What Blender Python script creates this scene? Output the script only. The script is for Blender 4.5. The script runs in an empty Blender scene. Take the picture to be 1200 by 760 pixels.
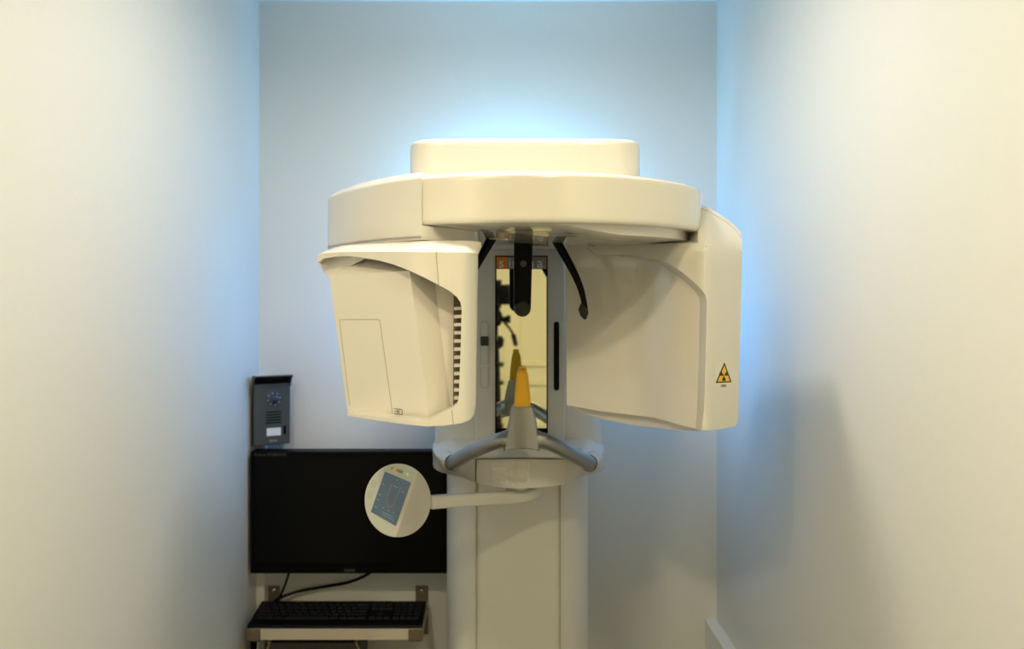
import bpy, bmesh, math
from mathutils import Vector, Matrix
S = bpy.context.scene
COL = S.collection
F, VX, VY, EYE = 950.0, 580.0, 345.0, 1.62      # focal length (px of a 1200 px frame), principal point, eye height

# ------------------------------------------------------------ camera, world, lights, exposure
cam = bpy.data.cameras.new('camera'); camo = bpy.data.objects.new('camera', cam); COL.objects.link(camo)
camo.location = (0, 0, EYE); camo.rotation_euler = (math.pi/2, 0, 0)
cam.sensor_width = 36; cam.lens = 36*F/1200
cam.shift_x = 20/1200; cam.shift_y = -35/1200
cam.clip_start = 0.004; cam.clip_end = 50
cam.dof.use_dof = True; cam.dof.focus_distance = 1.3; cam.dof.aperture_fstop = 4.0
S.camera = camo
w = bpy.data.worlds.new('world'); S.world = w; w.use_nodes = True
w.node_tree.nodes['Background'].inputs[0].default_value = (1, .9, .75, 1)
w.node_tree.nodes['Background'].inputs[1].default_value = 0.02
S.view_settings.view_transform = 'Standard'; S.view_settings.look = 'None'
S.view_settings.exposure = 0.0; S.view_settings.gamma = 1; S.view_settings.use_curve_mapping = False
# ceiling lamps: (x, y, watts, colour); blue ambient strips of the machine: watts, colour
LAMPS = ((-.40, .20, 11.6, (1, .80, .53), 'round warm ceiling light above the viewpoint, nearer the left wall'),
         (.32, .20, 7.2, (1, .92, .53), 'round warm ceiling light above the viewpoint, nearer the right wall'),
         (.0, 1.28, 6.2, (1, .95, .88), 'round ceiling light directly above the x-ray machine'))
BLUE = (.01, .32, 1.0); BLUE_W = 1.3; BLUE2 = (.125, .54, 1.0); BLUE_TOP = 4.3

# ------------------------------------------------------------ materials
def mat(name, col, rough=.5, metal=0, coat=0, coat_rough=.03, emit=None, es=1, noise=0, scale=40, bump=0, ior=1.5):
    m = bpy.data.materials.new(name); m.use_nodes = True
    nt = m.node_tree; b = nt.nodes['Principled BSDF']
    b.inputs['Base Color'].default_value = (*col, 1); b.inputs['Roughness'].default_value = rough
    b.inputs['Metallic'].default_value = metal; b.inputs['IOR'].default_value = ior
    b.inputs['Coat Weight'].default_value = coat; b.inputs['Coat Roughness'].default_value = coat_rough
    if emit: b.inputs['Emission Color'].default_value = (*emit, 1); b.inputs['Emission Strength'].default_value = es
    if noise or bump:
        tc = nt.nodes.new('ShaderNodeTexCoord'); n = nt.nodes.new('ShaderNodeTexNoise')
        n.inputs['Scale'].default_value = scale; n.inputs['Detail'].default_value = 4
        nt.links.new(tc.outputs['Object'], n.inputs['Vector'])
        if noise:
            r = nt.nodes.new('ShaderNodeMixRGB'); r.inputs[1].default_value = (*[c*(1-noise) for c in col], 1)
            r.inputs[2].default_value = (*[min(1, c*(1+noise)) for c in col], 1)
            nt.links.new(n.outputs['Fac'], r.inputs[0]); nt.links.new(r.outputs[0], b.inputs['Base Color'])
        if bump:
            bp = nt.nodes.new('ShaderNodeBump'); bp.inputs['Strength'].default_value = bump; bp.inputs['Distance'].default_value = .001
            nt.links.new(n.outputs['Fac'], bp.inputs['Height']); nt.links.new(bp.outputs['Normal'], b.inputs['Normal'])
    return m
WALL = mat('wall_paint', (.74, .74, .69), .55, noise=.012, scale=60, bump=.08)
CEIL = mat('ceiling_paint', (.84, .84, .82), .7, noise=.01)
FLOOR = mat('floor_vinyl', (.12, .085, .04), .4, noise=.06, scale=12)
TRIM = mat('trim_paint', (.80, .80, .78), .3)
DOORM = mat('door_paint', (.88, .84, .64), .4)
WHITE = mat('white_plastic', (.70, .675, .61), .32, coat=.5, noise=.004)
GLOSS = mat('gloss_white_plastic', (.70, .675, .61), .25, coat=1, noise=.004)
COLM = mat('column_lacquer', (.70, .69, .64), .35, coat=.25, noise=.004)
SEAM = mat('seam_dark', (.05, .04, .03), .8)
SEAML = mat('seam_light', (.42, .36, .26), .7)
BLACK = mat('black_plastic', (.004, .004, .005), .25, ior=1.18)
KEYM = mat('key_plastic', (.005, .005, .006), .4, ior=1.25)
KCASE = mat('keyboard_plastic', (.003, .003, .003), .35, ior=1.25)
MIRR = mat('mirror_glass', (.93, .93, .74), .015, metal=1)
BAND = mat('logo_band', (.30, .26, .23), .35)
ORANGE = mat('logo_orange', (.80, .27, .02), .35)
LETTER = mat('logo_letter', (.80, .85, .86), .4)
YEL = mat('chin_rest_plastic', (.80, .42, .01), .4, coat=.2)
YELW = mat('warning_yellow', (.85, .50, .01), .4)
ALU = mat('satin_aluminium', (.36, .36, .355), .34, metal=.95)
ANTH = mat('anthracite_metal', (.07, .085, .10), .4, metal=.5)
DARKG = mat('dark_gap', (.02, .017, .014), .8)
STEEL = mat('bracket_steel', (.22, .18, .12), .45, metal=.6)
SCREW = mat('screw_chrome', (.7, .7, .7), .2, metal=1)
SHELFM = mat('shelf_laminate', (.62, .56, .44), .5, noise=.03)
SCREENOFF = mat('screen_off', (.003, .003, .003), .2, ior=1.2)
SCRON = mat('touch_screen', (.06, .09, .12), .25, emit=(.10, .155, .20), es=.35)
UI = mat('ui_orange', (.22, .13, .09), .5, emit=(.20, .15, .13), es=.4)
UIL = mat('ui_light', (.2, .25, .28), .5, emit=(.16, .22, .27), es=.5)
GREEN = mat('led_green', (.1, .6, .05), .5, emit=(.3, 1, .1), es=.9)
AMBER = mat('amber_print', (.7, .38, .03), .5)
LABEL = mat('paper_label', (.70, .66, .55), .6)
PRINT = mat('grey_print', (.25, .24, .20), .6)
FILM = mat('clear_film', (.80, .77, .70), .12, coat=1, noise=.03, scale=45, bump=1.0)
FILM.node_tree.nodes['Bump'].inputs['Distance'].default_value = .012
BLUELED = mat('blue_led', (.1, .3, .8), .5, emit=(.15, .5, 1), es=2)
LAMPM = mat('lamp_diffuser', (.9, .85, .7), .5, emit=(1, .85, .6), es=5)
PAPERW = mat('name_card', (.75, .76, .80), .5)
GLASSD = mat('lens_glass', (.01, .02, .05), .05, coat=1)

# ------------------------------------------------------------ helpers
def P(px, py, Y): return Vector(((px-VX)*Y/F, Y, EYE-(py-VY)*Y/F))
def link(name, me, parent=None, ms=()):
    o = bpy.data.objects.new(name, me); COL.objects.link(o)
    for m in ms: me.materials.append(m)
    if parent is not None:
        o.parent = parent
        root = parent
        while root.parent is not None: root = root.parent
        pw = Matrix.Translation(root.location)
        o.matrix_parent_inverse = Matrix.Identity(4)
        # geometry is written in world metres: shift it into the thing's frame
        me.transform(pw.inverted())
    return o
def finish(name, bm, ms, parent=None, bevel=0, smooth=35, seg=3, angle=35, origin=None):
    if not isinstance(ms, (list, tuple)): ms = [ms]
    bmesh.ops.recalc_face_normals(bm, faces=bm.faces[:])
    me = bpy.data.meshes.new(name); bm.to_mesh(me); bm.free()
    for p in me.polygons: p.use_smooth = True
    me.set_sharp_from_angle(angle=math.radians(smooth))
    if parent is None and origin is not None: me.transform(Matrix.Translation(-Vector(origin)))
    o = link(name, me, parent, ms)
    if parent is None and origin is not None: o.location = origin
    if bevel:
        b = o.modifiers.new('bevel', 'BEVEL'); b.width = bevel; b.segments = seg; b.limit_method = 'ANGLE'
        b.angle_limit = math.radians(angle); b.harden_normals = True; b.use_clamp_overlap = True
    return o
def thing(name, label, cat, loc, group=None):
    o = bpy.data.objects.new(name, None); COL.objects.link(o); o.location = loc; o.empty_display_size = .05
    o['label'] = label; o['category'] = cat
    if group: o['group'] = group
    return o
def tag(o, label, cat, group=None):
    o['label'] = label; o['category'] = cat
    if group: o['group'] = group
    return o
def add_box(bm, x0, x1, y0, y1, z0, z1, mi=0):
    v = [bm.verts.new((x, y, z)) for x in (x0, x1) for y in (y0, y1) for z in (z0, z1)]
    for q in ((0,1,3,2), (4,6,7,5), (0,4,5,1), (2,3,7,6), (0,2,6,4), (1,5,7,3)):
        bm.faces.new([v[i] for i in q]).material_index = mi
def box(name, x0, x1, y0, y1, z0, z1, m, parent=None, bevel=0, origin=None):
    bm = bmesh.new(); add_box(bm, x0, x1, y0, y1, z0, z1)
    return finish(name, bm, m, parent, bevel, origin=origin)
def struct(o): o['kind'] = 'structure'; return o
def add_loft(bm, rings, mi=0, caps=True, closed=True):
    vs = [[bm.verts.new(p) for p in r] for r in rings]
    n = len(rings[0])
    for a, b in zip(vs[:-1], vs[1:]):
        for i in range(n if closed else n-1):
            f = bm.faces.new((a[i], a[(i+1) % n], b[(i+1) % n], b[i])); f.material_index = mi
    if caps:
        for r in (vs[0][::-1], vs[-1]):
            f = bm.faces.new(r); f.material_index = mi
def add_tube(bm, pts, r, seg=16, mi=0, sx=1.0, flat=None):
    pts = [Vector(p) for p in pts]; rings = []; up = Vector((0, 0, 1))
    n = len(pts); prev = None
    for i, p in enumerate(pts):
        t = (pts[min(i+1, n-1)] - pts[max(i-1, 0)]).normalized()
        if prev is None:
            a = t.cross(up)
            if a.length < .05: a = t.cross(Vector((1, 0, 0)))
            a.normalize()
        else:
            a = (prev - t*prev.dot(t)).normalized()
        prev = a; b = t.cross(a).normalized()
        rr = r[i] if isinstance(r, (list, tuple)) else r
        rings.append([p + a*math.cos(k*2*math.pi/seg)*rr*sx + b*math.sin(k*2*math.pi/seg)*rr for k in range(seg)])
    add_loft(bm, rings, mi)
def smoothpath(ctrl, n=8):
    c = [Vector(p) for p in ctrl]; c = [c[0]*2-c[1]] + c + [c[-1]*2-c[-2]]; out = []
    for i in range(1, len(c)-2):
        for k in range(n):
            t = k/n; p0, p1, p2, p3 = c[i-1:i+3]
            out.append(.5*((2*p1)+(p2-p0)*t+(2*p0-5*p1+4*p2-p3)*t*t+(3*p1-p0-3*p2+p3)*t**3))
    out.append(c[-2]); return out
def lerp(tab, x):
    if x <= tab[0][0]: return tab[0][1]
    for (a, ya), (b, yb) in zip(tab[:-1], tab[1:]):
        if x <= b: return ya + (yb-ya)*(x-a)/(b-a)
    return tab[-1][1]
def smooth_tab(tab, r):
    return lambda x: (lerp(tab, x-r)+lerp(tab, x-r/2)+lerp(tab, x)+lerp(tab, x+r/2)+lerp(tab, x+r))/5
def add_sheet(bm, outline, yf, thick, step=(8, 20), shift=(0, 0), mi=0, scale_back=1.0, cen=None, cuts=()):
    """solid plate: outline seen in front view, own depth per point, real thickness"""
    t = bmesh.new(); f = t.faces.new([t.verts.new((x, y, 0)) for x, y in outline])
    xs = [p[0] for p in outline]; ys = [p[1] for p in outline]
    for ax, lo, hi, st in ((0, min(xs), max(xs), step[0]), (1, min(ys), max(ys), step[1])):
        k = lo+st
        while k < hi-.2*st:
            co = [0, 0, 0]; no = [0, 0, 0]; co[ax] = k; no[ax] = 1
            bmesh.ops.bisect_plane(t, geom=t.verts[:]+t.edges[:]+t.faces[:], dist=1e-5, plane_co=co, plane_no=no)
            k += st
    for co, no in cuts:
        bmesh.ops.bisect_plane(t, geom=t.verts[:]+t.edges[:]+t.faces[:], dist=1e-5, plane_co=(*co, 0), plane_no=(*no, 0))
    bmesh.ops.remove_doubles(t, verts=t.verts[:], dist=.02)
    r = bmesh.ops.extrude_face_region(t, geom=t.faces[:])
    for v in [g for g in r['geom'] if isinstance(g, bmesh.types.BMVert)]: v.co.z = 1
    mp = {}
    c = cen or (sum(xs)/len(xs), sum(ys)/len(ys))
    for v in t.verts:
        px, py, d = v.co
        p = P(px, py, yf(px, py))
        if d > .5:
            q = P(c[0], c[1], yf(px, py))
            p = Vector((q.x+(p.x-q.x)*scale_back, p.y, q.z+(p.z-q.z)*scale_back)) + Vector((shift[0], thick, shift[1]))
        mp[v] = bm.verts.new(p)
    for f in t.faces:
        try: bm.faces.new([mp[v] for v in f.verts]).material_index = mi
        except ValueError: pass
    t.free()
def sheet(name, outline, yf, thick, m, parent=None, bevel=.003, **k):
    bm = bmesh.new(); add_sheet(bm, outline, yf, thick, **k)
    return finish(name, bm, m, parent, bevel, angle=50)
def add_line(bm, pts, yf, r=.0005, off=.0002, mi=0, seg=6, sub=6):
    out = []
    for a, b in zip(pts[:-1], pts[1:]):
        for k in range(sub):
            x = a[0]+(b[0]-a[0])*k/sub; y = a[1]+(b[1]-a[1])*k/sub; out.append(P(x, y, yf(x, y)-off))
    out.append(P(*pts[-1], yf(*pts[-1])-off)); add_tube(bm, out, r, seg, mi)
def plan(cx, hw, y0, y1, e=4, n=64, e2=None):
    """superellipse outline (x, y)"""
    cy, hh = (y0+y1)/2, (y1-y0)/2; out = []
    for k in range(n):
        a = 2*math.pi*k/n - math.pi/2; c, s = math.cos(a), math.sin(a)
        out.append((cx+hw*math.copysign(abs(c)**(2/e), c), cy+hh*math.copysign(abs(s)**(2/e), s)))
    return out
def inset(pl, d):
    cx = sum(p[0] for p in pl)/len(pl); cy = sum(p[1] for p in pl)/len(pl)
    n = len(pl); out = []
    for i, p in enumerate(pl):
        a, b = pl[i-1], pl[(i+1) % n]; t = Vector((b[0]-a[0], b[1]-a[1])).normalized(); nn = Vector((-t.y, t.x))
        if nn.dot(Vector((cx-p[0], cy-p[1]))) < 0: nn = -nn
        out.append((p[0]+nn.x*d, p[1]+nn.y*d))
    return out
def rings(pl, prof):
    """prof: list of (z, inset)"""
    return [[(x, y, z) for x, y in (inset(pl, d) if d else pl)] for z, d in prof]
def resample(pl, n):
    pts = [Vector(p) for p in pl]; pts.append(pts[0]); L = [0]
    for a, b in zip(pts[:-1], pts[1:]): L.append(L[-1]+(b-a).length)
    out = []; j = 0
    for k in range(n):
        d = L[-1]*k/n
        while L[j+1] < d: j += 1
        out.append(tuple(pts[j].lerp(pts[j+1], (d-L[j])/(L[j+1]-L[j]))))
    return out
def text(name, body, size, o, right, up, m, parent, ext=.0003, bold=0, align='CENTER', sx=1):
    c = bpy.data.curves.new(name, 'FONT'); c.body = body; c.size = size; c.extrude = ext; c.offset = bold
    c.align_x = align; c.align_y = 'CENTER'; c.resolution_u = 3
    t = bpy.data.objects.new('tmp', c); COL.objects.link(t); bpy.context.view_layer.update()
    me = bpy.data.meshes.new_from_object(t.evaluated_get(bpy.context.evaluated_depsgraph_get()))
    bpy.data.objects.remove(t); bpy.data.curves.remove(c)
    r = Vector(right).normalized(); u = Vector(up); u = (u-r*u.dot(r)).normalized(); n = r.cross(u)
    M = Matrix(((r.x*sx, u.x, n.x, o[0]), (r.y*sx, u.y, n.y, o[1]), (r.z*sx, u.z, n.z, o[2]), (0, 0, 0, 1)))
    me.transform(M); me.name = name; me.materials.clear()
    return link(name, me, parent, [m])
def add_disc(bm, c, nrm, r, t, seg=32, mi=0, prof=None):
    """short cylinder/lathe about nrm starting at c"""
    c = Vector(c); n = Vector(nrm).normalized(); a = n.cross(Vector((0, 0, 1)))
    if a.length < .1: a = n.cross(Vector((1, 0, 0)))
    a.normalize(); b = n.cross(a)
    prof = prof or [(0, r), (t, r)]
    add_loft(bm, [[c+n*h+(a*math.cos(2*math.pi*k/seg)+b*math.sin(2*math.pi*k/seg))*q for k in range(seg)] for h, q in prof], mi)

# ------------------------------------------------------------ room
XL, XR, YB, YF, ZC = -.628, .591, 2.16, -1.25, 2.40
struct(box('wall_back', XL-.1, XR+.1, YB, YB+.1, 0, ZC, WALL))
struct(box('wall_left', XL-.1, XL, YF, YB, 0, ZC, WALL))
struct(box('wall_right', XR, XR+.1, YF, YB, 0, ZC, WALL))
bm = bmesh.new(); add_box(bm, XL-.1, -.33, YF-.1, YF, 0, ZC); add_box(bm, .50, XR+.1, YF-.1, YF, 0, ZC); add_box(bm, -.33, .50, YF-.1, YF, 2.06, ZC)
struct(finish('wall_front', bm, WALL))
struct(box('floor', XL-.1, XR+.1, YF-.1, YB+.1, -.1, 0, FLOOR))
struct(box('ceiling', XL-.1, XR+.1, YF-.1, YB+.1, ZC, ZC+.1, CEIL))
# panelled door behind the viewpoint, seen in the mirror
bm = bmesh.new()
add_box(bm, -.33, .50, YF-.06, YF-.02, 0, 2.06)
for x0, x1 in ((-.25, .05), (.12, .42)):
    for z0, z1 in ((.18, .72), (.84, 1.12), (1.20, 1.92)):
        for a, b, c, d in ((x0, x1, z0, z0+.03), (x0, x1, z1-.03, z1), (x0, x0+.03, z0, z1), (x1-.03, x1, z0, z1)):
            add_box(bm, a, b, YF-.02, YF-.008, c, d)
struct(finish('door_1', bm, DOORM, bevel=.003))
bm = bmesh.new()
add_box(bm, -.39, -.33, YF, YF+.02, 0, 2.12); add_box(bm, .50, .56, YF, YF+.02, 0, 2.12); add_box(bm, -.33, .50, YF, YF+.02, 2.06, 2.12)
struct(finish('trim_2', bm, TRIM, bevel=.003))
# white panelling along the foot of the right wall (its top ledge shows)
bm = bmesh.new(); add_box(bm, .560, XR, YF+.05, YB, 0, .755)
struct(finish('trim_1', bm, TRIM, bevel=.002))
# cable trunking in the left back corner
bm = bmesh.new(); add_box(bm, XL, -.606, 2.135, YB, 0, 1.40); add_box(bm, -.609, -.606, 2.133, 2.136, 0, 1.40)
struct(finish('trim_3', bm, TRIM, bevel=.001))

# ------------------------------------------------------------ ceiling lamp (above the viewpoint, out of frame)
for lx, ly, watts, WARM, lab in LAMPS:
    LAMP = (lx, ly)
    lt = thing('ceiling_light', lab, 'lamp', (LAMP[0], LAMP[1], ZC), 'ceiling lights')
    bm = bmesh.new(); add_disc(bm, (LAMP[0], LAMP[1], ZC-.03), (0, 0, 1), .1, .03, prof=[(0, .085), (.004, .098), (.03, .10)])
    finish('lamp_housing', bm, TRIM, lt)
    bm = bmesh.new(); add_disc(bm, (LAMP[0], LAMP[1], ZC-.034), (0, 0, 1), .07, .004)
    finish('diffuser', bm, LAMPM, lt)
    L = bpy.data.lights.new('warm_lamp', 'AREA'); L.shape = 'DISK'; L.size = .13; L.color = WARM; L.energy = watts; L.spread = math.radians(170)
    lo = bpy.data.objects.new('lamp_light', L); COL.objects.link(lo); lo.parent = lt; lo.location = (0, 0, -.04)

# ------------------------------------------------------------ the x-ray machine
CX = .053
M = thing('dental_xray_machine', 'white dental panoramic x-ray machine standing in the middle of the narrow room', 'x-ray machine', (CX, 1.95, 0))
# lower column
pl = plan(CX, .167, 1.79, 2.12, 3.2)
bm = bmesh.new(); add_loft(bm, rings(pl, [(0, 0), (1.28, 0)]))
for px in (558, 656.5):
    yy = 1.7915 if px < 600 else 1.7915
    x = (px-VX)*1.795/F; add_box(bm, x-.0004, x+.0004, 1.785+.008, 1.80, .0, 1.25, 1)
finish('lower_column', bm, [COLM, SEAML], M)
# floor plate
bm = bmesh.new(); add_loft(bm, rings(plan(CX, .20, 1.72, 2.13, 4), [(0, 0), (.012, 0), (.016, .004)]))
finish('floor_plate', bm, COLM, M)
# sliding carriage (upper column)
pl = plan(CX, .191, 1.752, 2.04, 3.2, 96)
bm = bmesh.new(); add_loft(bm, rings(pl, [(1.25, 0), (1.72, 0)]))
sl = finish('column_sleeve', bm, COLM, M)
# flat front plate with mirror
yp = 1.748
def X(px, Y=yp): return (px-VX)*Y/F
def Z(py, Y=yp): return EYE-(py-VY)*Y/F
bm = bmesh.new(); add_box(bm, X(557), X(662), yp-.006, 1.80, 1.30, 1.716)
finish('front_plate', bm, COLM, M, bevel=.003)
y0 = yp-.006
def X(px, Y=y0): return (px-VX)*Y/F
def Z(py, Y=y0): return EYE-(py-VY)*Y/F
mf = box('mirror_frame', X(580.2), X(641.8), y0-.003, y0+.005, Z(509), Z(299.5), BLACK, M, .001)
box('mirror', X(581.8), X(640.3), y0-.0045, y0, Z(501), Z(315.2), MIRR, mf)
bm = bmesh.new(); add_box(bm, X(581.8), X(594.6), y0-.0045, y0, Z(315.2), Z(301), 1); add_box(bm, X(594.6), X(640.3), y0-.0045, y0, Z(315.2), Z(301), 0)
add_box(bm, X(637.9), X(640.3), y0-.005, y0-.004, Z(314), Z(311.6), 1)
finish('logo_band', bm, [BAND, ORANGE], mf)
for ch, px in (('s', 587.5), ('i', 596.4), ('r', 602.5), ('o', 609.8), ('n', 618.2), ('a', 632.6)):
    pass
for ch, px in (('s', 587.6), ('i', 597.2), ('r', 603.2), ('o', 611.5), ('n', 621.8), ('a', 632.6)):
    text('letter', ch, .030, (X(px), y0-.0047, Z(307.6)-.0015), (1, 0, 0), (0, 0, 1), LETTER, mf, bold=.0003)
box('lower_plate', X(579), X(641.8), y0-.002, y0+.004, 1.302, Z(509), mat('grey_plate', (.50, .53, .56), .35), M)
# height scale slot with slider on the left, dark laser slot on the right
def pill(px0, px1, py0, py1, n=10):
    r = (px1-px0)/2; c = (px0+px1)/2; o = []
    for k in range(n+1): a = math.pi*k/n; o.append((c-r*math.cos(a), py0+r-r*math.sin(a)))
    for k in range(n+1): a = math.pi*k/n; o.append((c+r*math.cos(a), py1-r+r*math.sin(a)))
    return o
bm = bmesh.new(); add_sheet(bm, pill(562.5, 573.2, 375, 455.5), lambda a, b: y0-.0022, .004, step=(50, 50))
add_sheet(bm, pill(564, 571.6, 377.6, 454), lambda a, b: y0-.0030, .003, step=(50, 50), mi=1)
sk = finish('slider_slot', bm, [mat('slot_plastic', (.54, .54, .51), .4), COLM], M, bevel=.0006)
sheet('slider_button', [(563, 395), (564, 394), (571.8, 394), (572.8, 395), (572.8, 404), (571.8, 405), (564, 405), (563, 404)], lambda a, b: y0-.008, .006, mat('button_grey', (.03, .035, .035), .4), sk, .001)
sheet('slider_ridge', [(562.5, 426.5), (573.3, 426.5), (573.3, 429.5), (562.5, 429.5)], lambda a, b: y0-.006, .004, COLM, sk, .0008)
sheet('laser_slot', pill(648.9, 655.3, 376.5, 457.5), lambda a, b: y0-.0015, .003, BLACK, M, .0003, step=(50, 50))
box('side_catch', X(656.5), X(661), y0-.006, y0, Z(313), Z(293), COLM, M, .002)
# blue ambient light strips at the rear of the column
for s in (-1, 1):
    x = CX+s*.175
    box('ambient_light_strip', x-.006, x+.006, 2.025, 2.045, 1.35, 1.84, BLUELED, M)
    L = bpy.data.lights.new('ambient', 'AREA'); L.shape = 'RECTANGLE'; L.size = .03; L.size_y = .48; L.color = BLUE; L.energy = BLUE_W
    lo = bpy.data.objects.new('ambient_light', L); COL.objects.link(lo); lo.parent = M
    lo.rotation_euler = Vector((s*.92, .38, 0)).to_track_quat('-Z', 'Z').to_euler()
    lo.location = Vector((CX+s*.19, 2.06, 1.60)) - M.location

box('ambient_light_strip', CX-.16, CX+.16, 2.038, 2.046, 1.745, 1.76, BLUELED, M)
L = bpy.data.lights.new('ambient', 'AREA'); L.shape = 'RECTANGLE'; L.size = .32; L.size_y = .03; L.color = BLUE2; L.energy = BLUE_TOP
lo = bpy.data.objects.new('ambient_light', L); COL.objects.link(lo); lo.parent = M
lo.rotation_euler = Vector((0, 1, .8)).to_track_quat('-Z', 'Y').to_euler(); lo.location = Vector((CX, 2.055, 1.765)) - M.location

# collar with drawer
top = [(.0, 1.608), (.05, 1.608), (.10, 1.608), (.130, 1.61), (.142, 1.615), (.152, 1.63), (.166, 1.68), (.180, 1.745), (.191, 1.80), (.196, 1.87), (.193, 1.95), (.17, 2.04), (.10, 2.09), (0, 2.10)]
bot = [(.0, 1.616), (.05, 1.629), (.093, 1.660), (.115, 1.692), (.131, 1.715), (.148, 1.733), (.163, 1.748), (.177, 1.765), (.190, 1.80), (.195, 1.88), (.192, 1.95), (.168, 2.04), (.10, 2.09), (0, 2.10)]
def full(h):
    a = smoothpath([(x, y, 0) for x, y in h], 3); a = [(p.x, p.y) for p in a]
    return [(CX+x, y) for x, y in a] + [(CX-x, y) for x, y in a[-2:0:-1]]
tp, bt = full(top), full(bot)
zt, zb = 1.304, 1.233
R = [[(x, y, zb) for x, y in inset(bt, .012)], [(x, y, zb+.001) for x, y in inset(bt, .004)], [(x, y, zb+.005) for x, y in bt]]
def zt_(p): return zt-.008-.022*max(0, min(1, (abs(p[0]-CX)-.105)/.05))
for k in (.2, .4, .6, .8): R.append([((1-k)*b[0]+k*t[0], (1-k)*b[1]+k*t[1], zb+.005+(zt_(t)-zb-.005)*k) for b, t in zip(bt, tp)])
R += [[(x, y, zt_((x, y))) for x, y in tp], [(x, y, zt_((x, y))+.0045) for x, y in inset(tp, .002)], [(x, y, zt_((x, y))+.008) for x, y in inset(tp, .007)]]
t2 = inset(tp, .03); R += [[(x, y, max(zt_((x, y))+.008, zt-.006)+.003) for x, y in t2], [(x, y, zt+.002) for x, y in inset(tp, .045)]]
bm = bmesh.new(); add_loft(bm, R)
collar = finish('collar', bm, WHITE, M, smooth=50)
# drawer front in the collar: panel slightly proud
def bar_y(px, py):          # front surface of the collar around the drawer
    x = abs((px-VX)*1.62/F-CX); k = min(1, max(0, (py-533)/36))
    yt = lerp(top, x); yb2 = lerp(bot, x); return yt*(1-k)+yb2*k
dz0 = lambda x: 0
do = [(558.8, 538.5), (610, 538), (662, 538.5), (661.4, 567.3), (640, 570.6), (610, 572.4), (585, 570.8), (558.3, 565.6)]
sheet('drawer', do, lambda a, b: bar_y(a, b)-.004, .01, WHITE, collar, .0012, step=(6, 8))
bm = bmesh.new()
add_line(bm, [(558.5, 537.5), (610, 536.5), (662.5, 537.5)], lambda a, b: bar_y(a, b)-.0042, .0010)
add_line(bm, [(557.9, 537.5), (557.4, 565)], lambda a, b: bar_y(a, b)-.004, .0010)
finish('drawer_gap', bm, SEAM, collar)
sheet('plastic_film', [(575, 541), (600, 539.5), (621, 541), (620, 553), (623, 565), (600, 568.5), (578, 566), (577, 553)], lambda a, b: bar_y(a, b)-.0048, .0004, FILM, collar, 0, step=(4, 4))
text('lettering', 'sirona', .010, P(585.5, 548.5, 1.598), (1, 0, 0), (0, 0, 1), mat('ghost_print', (.86, .84, .80), .3), collar)
# sockets and hand rail
rail = []
pts = [P(529, 545, 1.665), P(531.6, 542, 1.62), P(546, 532.5, 1.585), P(562, 524.5, 1.553), P(578, 518, 1.532), P(592, 514.2, 1.520), P(611, 513, 1.518), P(631, 514.5, 1.520), P(646, 519.5, 1.532), P(661, 526.5, 1.553), P(676, 535, 1.585), P(689.4, 542, 1.62), P(692, 545, 1.665)]
bm = bmesh.new(); add_tube(bm, smoothpath(pts, 6), .0148, 24)
finish('hand_rail', bm, ALU, M)
for px, sg in ((530.8, -1), (690.2, 1)):
    c = P(px, 542.5, 1.622); d = Vector((-sg*.22, -.95, .08)).normalized()
    bm = bmesh.new(); add_disc(bm, c-d*.075, d, .018, .02, prof=[(0, .0175), (.066, .0185), (.070, .0182), (.072, .017)])
    finish('socket_boss', bm, WHITE, M)
    bm = bmesh.new(); add_disc(bm, c-d*.006, d, .018, .02, prof=[(0, .0172), (.0035, .0172), (.0045, .0165)])
    finish('rail_socket', bm, bpy.data.materials.get('socket_grey') or mat('socket_grey', (.16, .17, .17), .5), M)
# chin rest holder
hy = 1.497
ho = [(601.8, 478), (603, 477), (622, 477), (623.6, 478), (627.5, 497), (630.8, 524), (630.6, 527), (625, 525.6), (611.5, 524.5), (598, 525.6), (592.8, 527.2), (592.5, 524), (597, 500)]
bm = bmesh.new(); add_sheet(bm, ho, lambda a, b: hy+((a-611.5)/60)**2*.06, .03, step=(3, 6), scale_back=1.14, cen=(611.5, 490))
add_disc(bm, P(588.8, 514.5, 1.52)+Vector((0, 0, 0)), (1, .05, -.02), .019, .004, prof=[(0, .0155), (.010, .019)])
add_disc(bm, P(634.4, 514.8, 1.52), (-1, .05, -.02), .019, .004, prof=[(0, .0155), (.010, .019)])
add_disc(bm, P(605, 505, 1.534), (0, 1, 0), .004, .003, seg=16)
hold = finish('chin_rest_holder', bm, ALU, M, bevel=.003, angle=50)
fo = [(597.6, 500), (593, 524), (592.8, 529), (591, 529), (588.5, 522), (590, 512), (596, 497), (601, 479)]
# orange chin rest
co = [(602.2, 478.3), (603.4, 460), (605.6, 440), (607.2, 433.5), (609, 431.6), (615.5, 431.6), (617.4, 433.5), (619.2, 440), (621.3, 460), (622.2, 478.3)]
ci = [(604.2, 476.3), (605.2, 460), (607.2, 441), (608.6, 436), (616.2, 436), (617.4, 441), (619.4, 460), (620.2, 476.3)]
bm = bmesh.new(); add_sheet(bm, co, lambda a, b: 1.503+(478-b)*.0001, .013, step=(40, 8))
finish('chin_rest', bm, YEL, M, bevel=.0015, angle=50)
bm = bmesh.new()
add_line(bm, ci+[ci[0]], lambda a, b: 1.503+(478-b)*.0001, .0006, mi=0)
add_tube(bm, [P(608.6, 432.5, 1.503), P(609.5, 430.6, 1.503), P(612.3, 430, 1.503), P(615, 430.6, 1.503), P(615.9, 432.5, 1.503)], .003, 10)
add_box(bm, P(611.7,0,1.52).x, P(612.9,0,1.52).x, 1.5185, 1.5195, P(0,462,1.52).z, P(0,436,1.52).z)
finish('chin_rest_rib', bm, mat('chin_rest_edge', (.62, .32, .01), .4), M)

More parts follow.
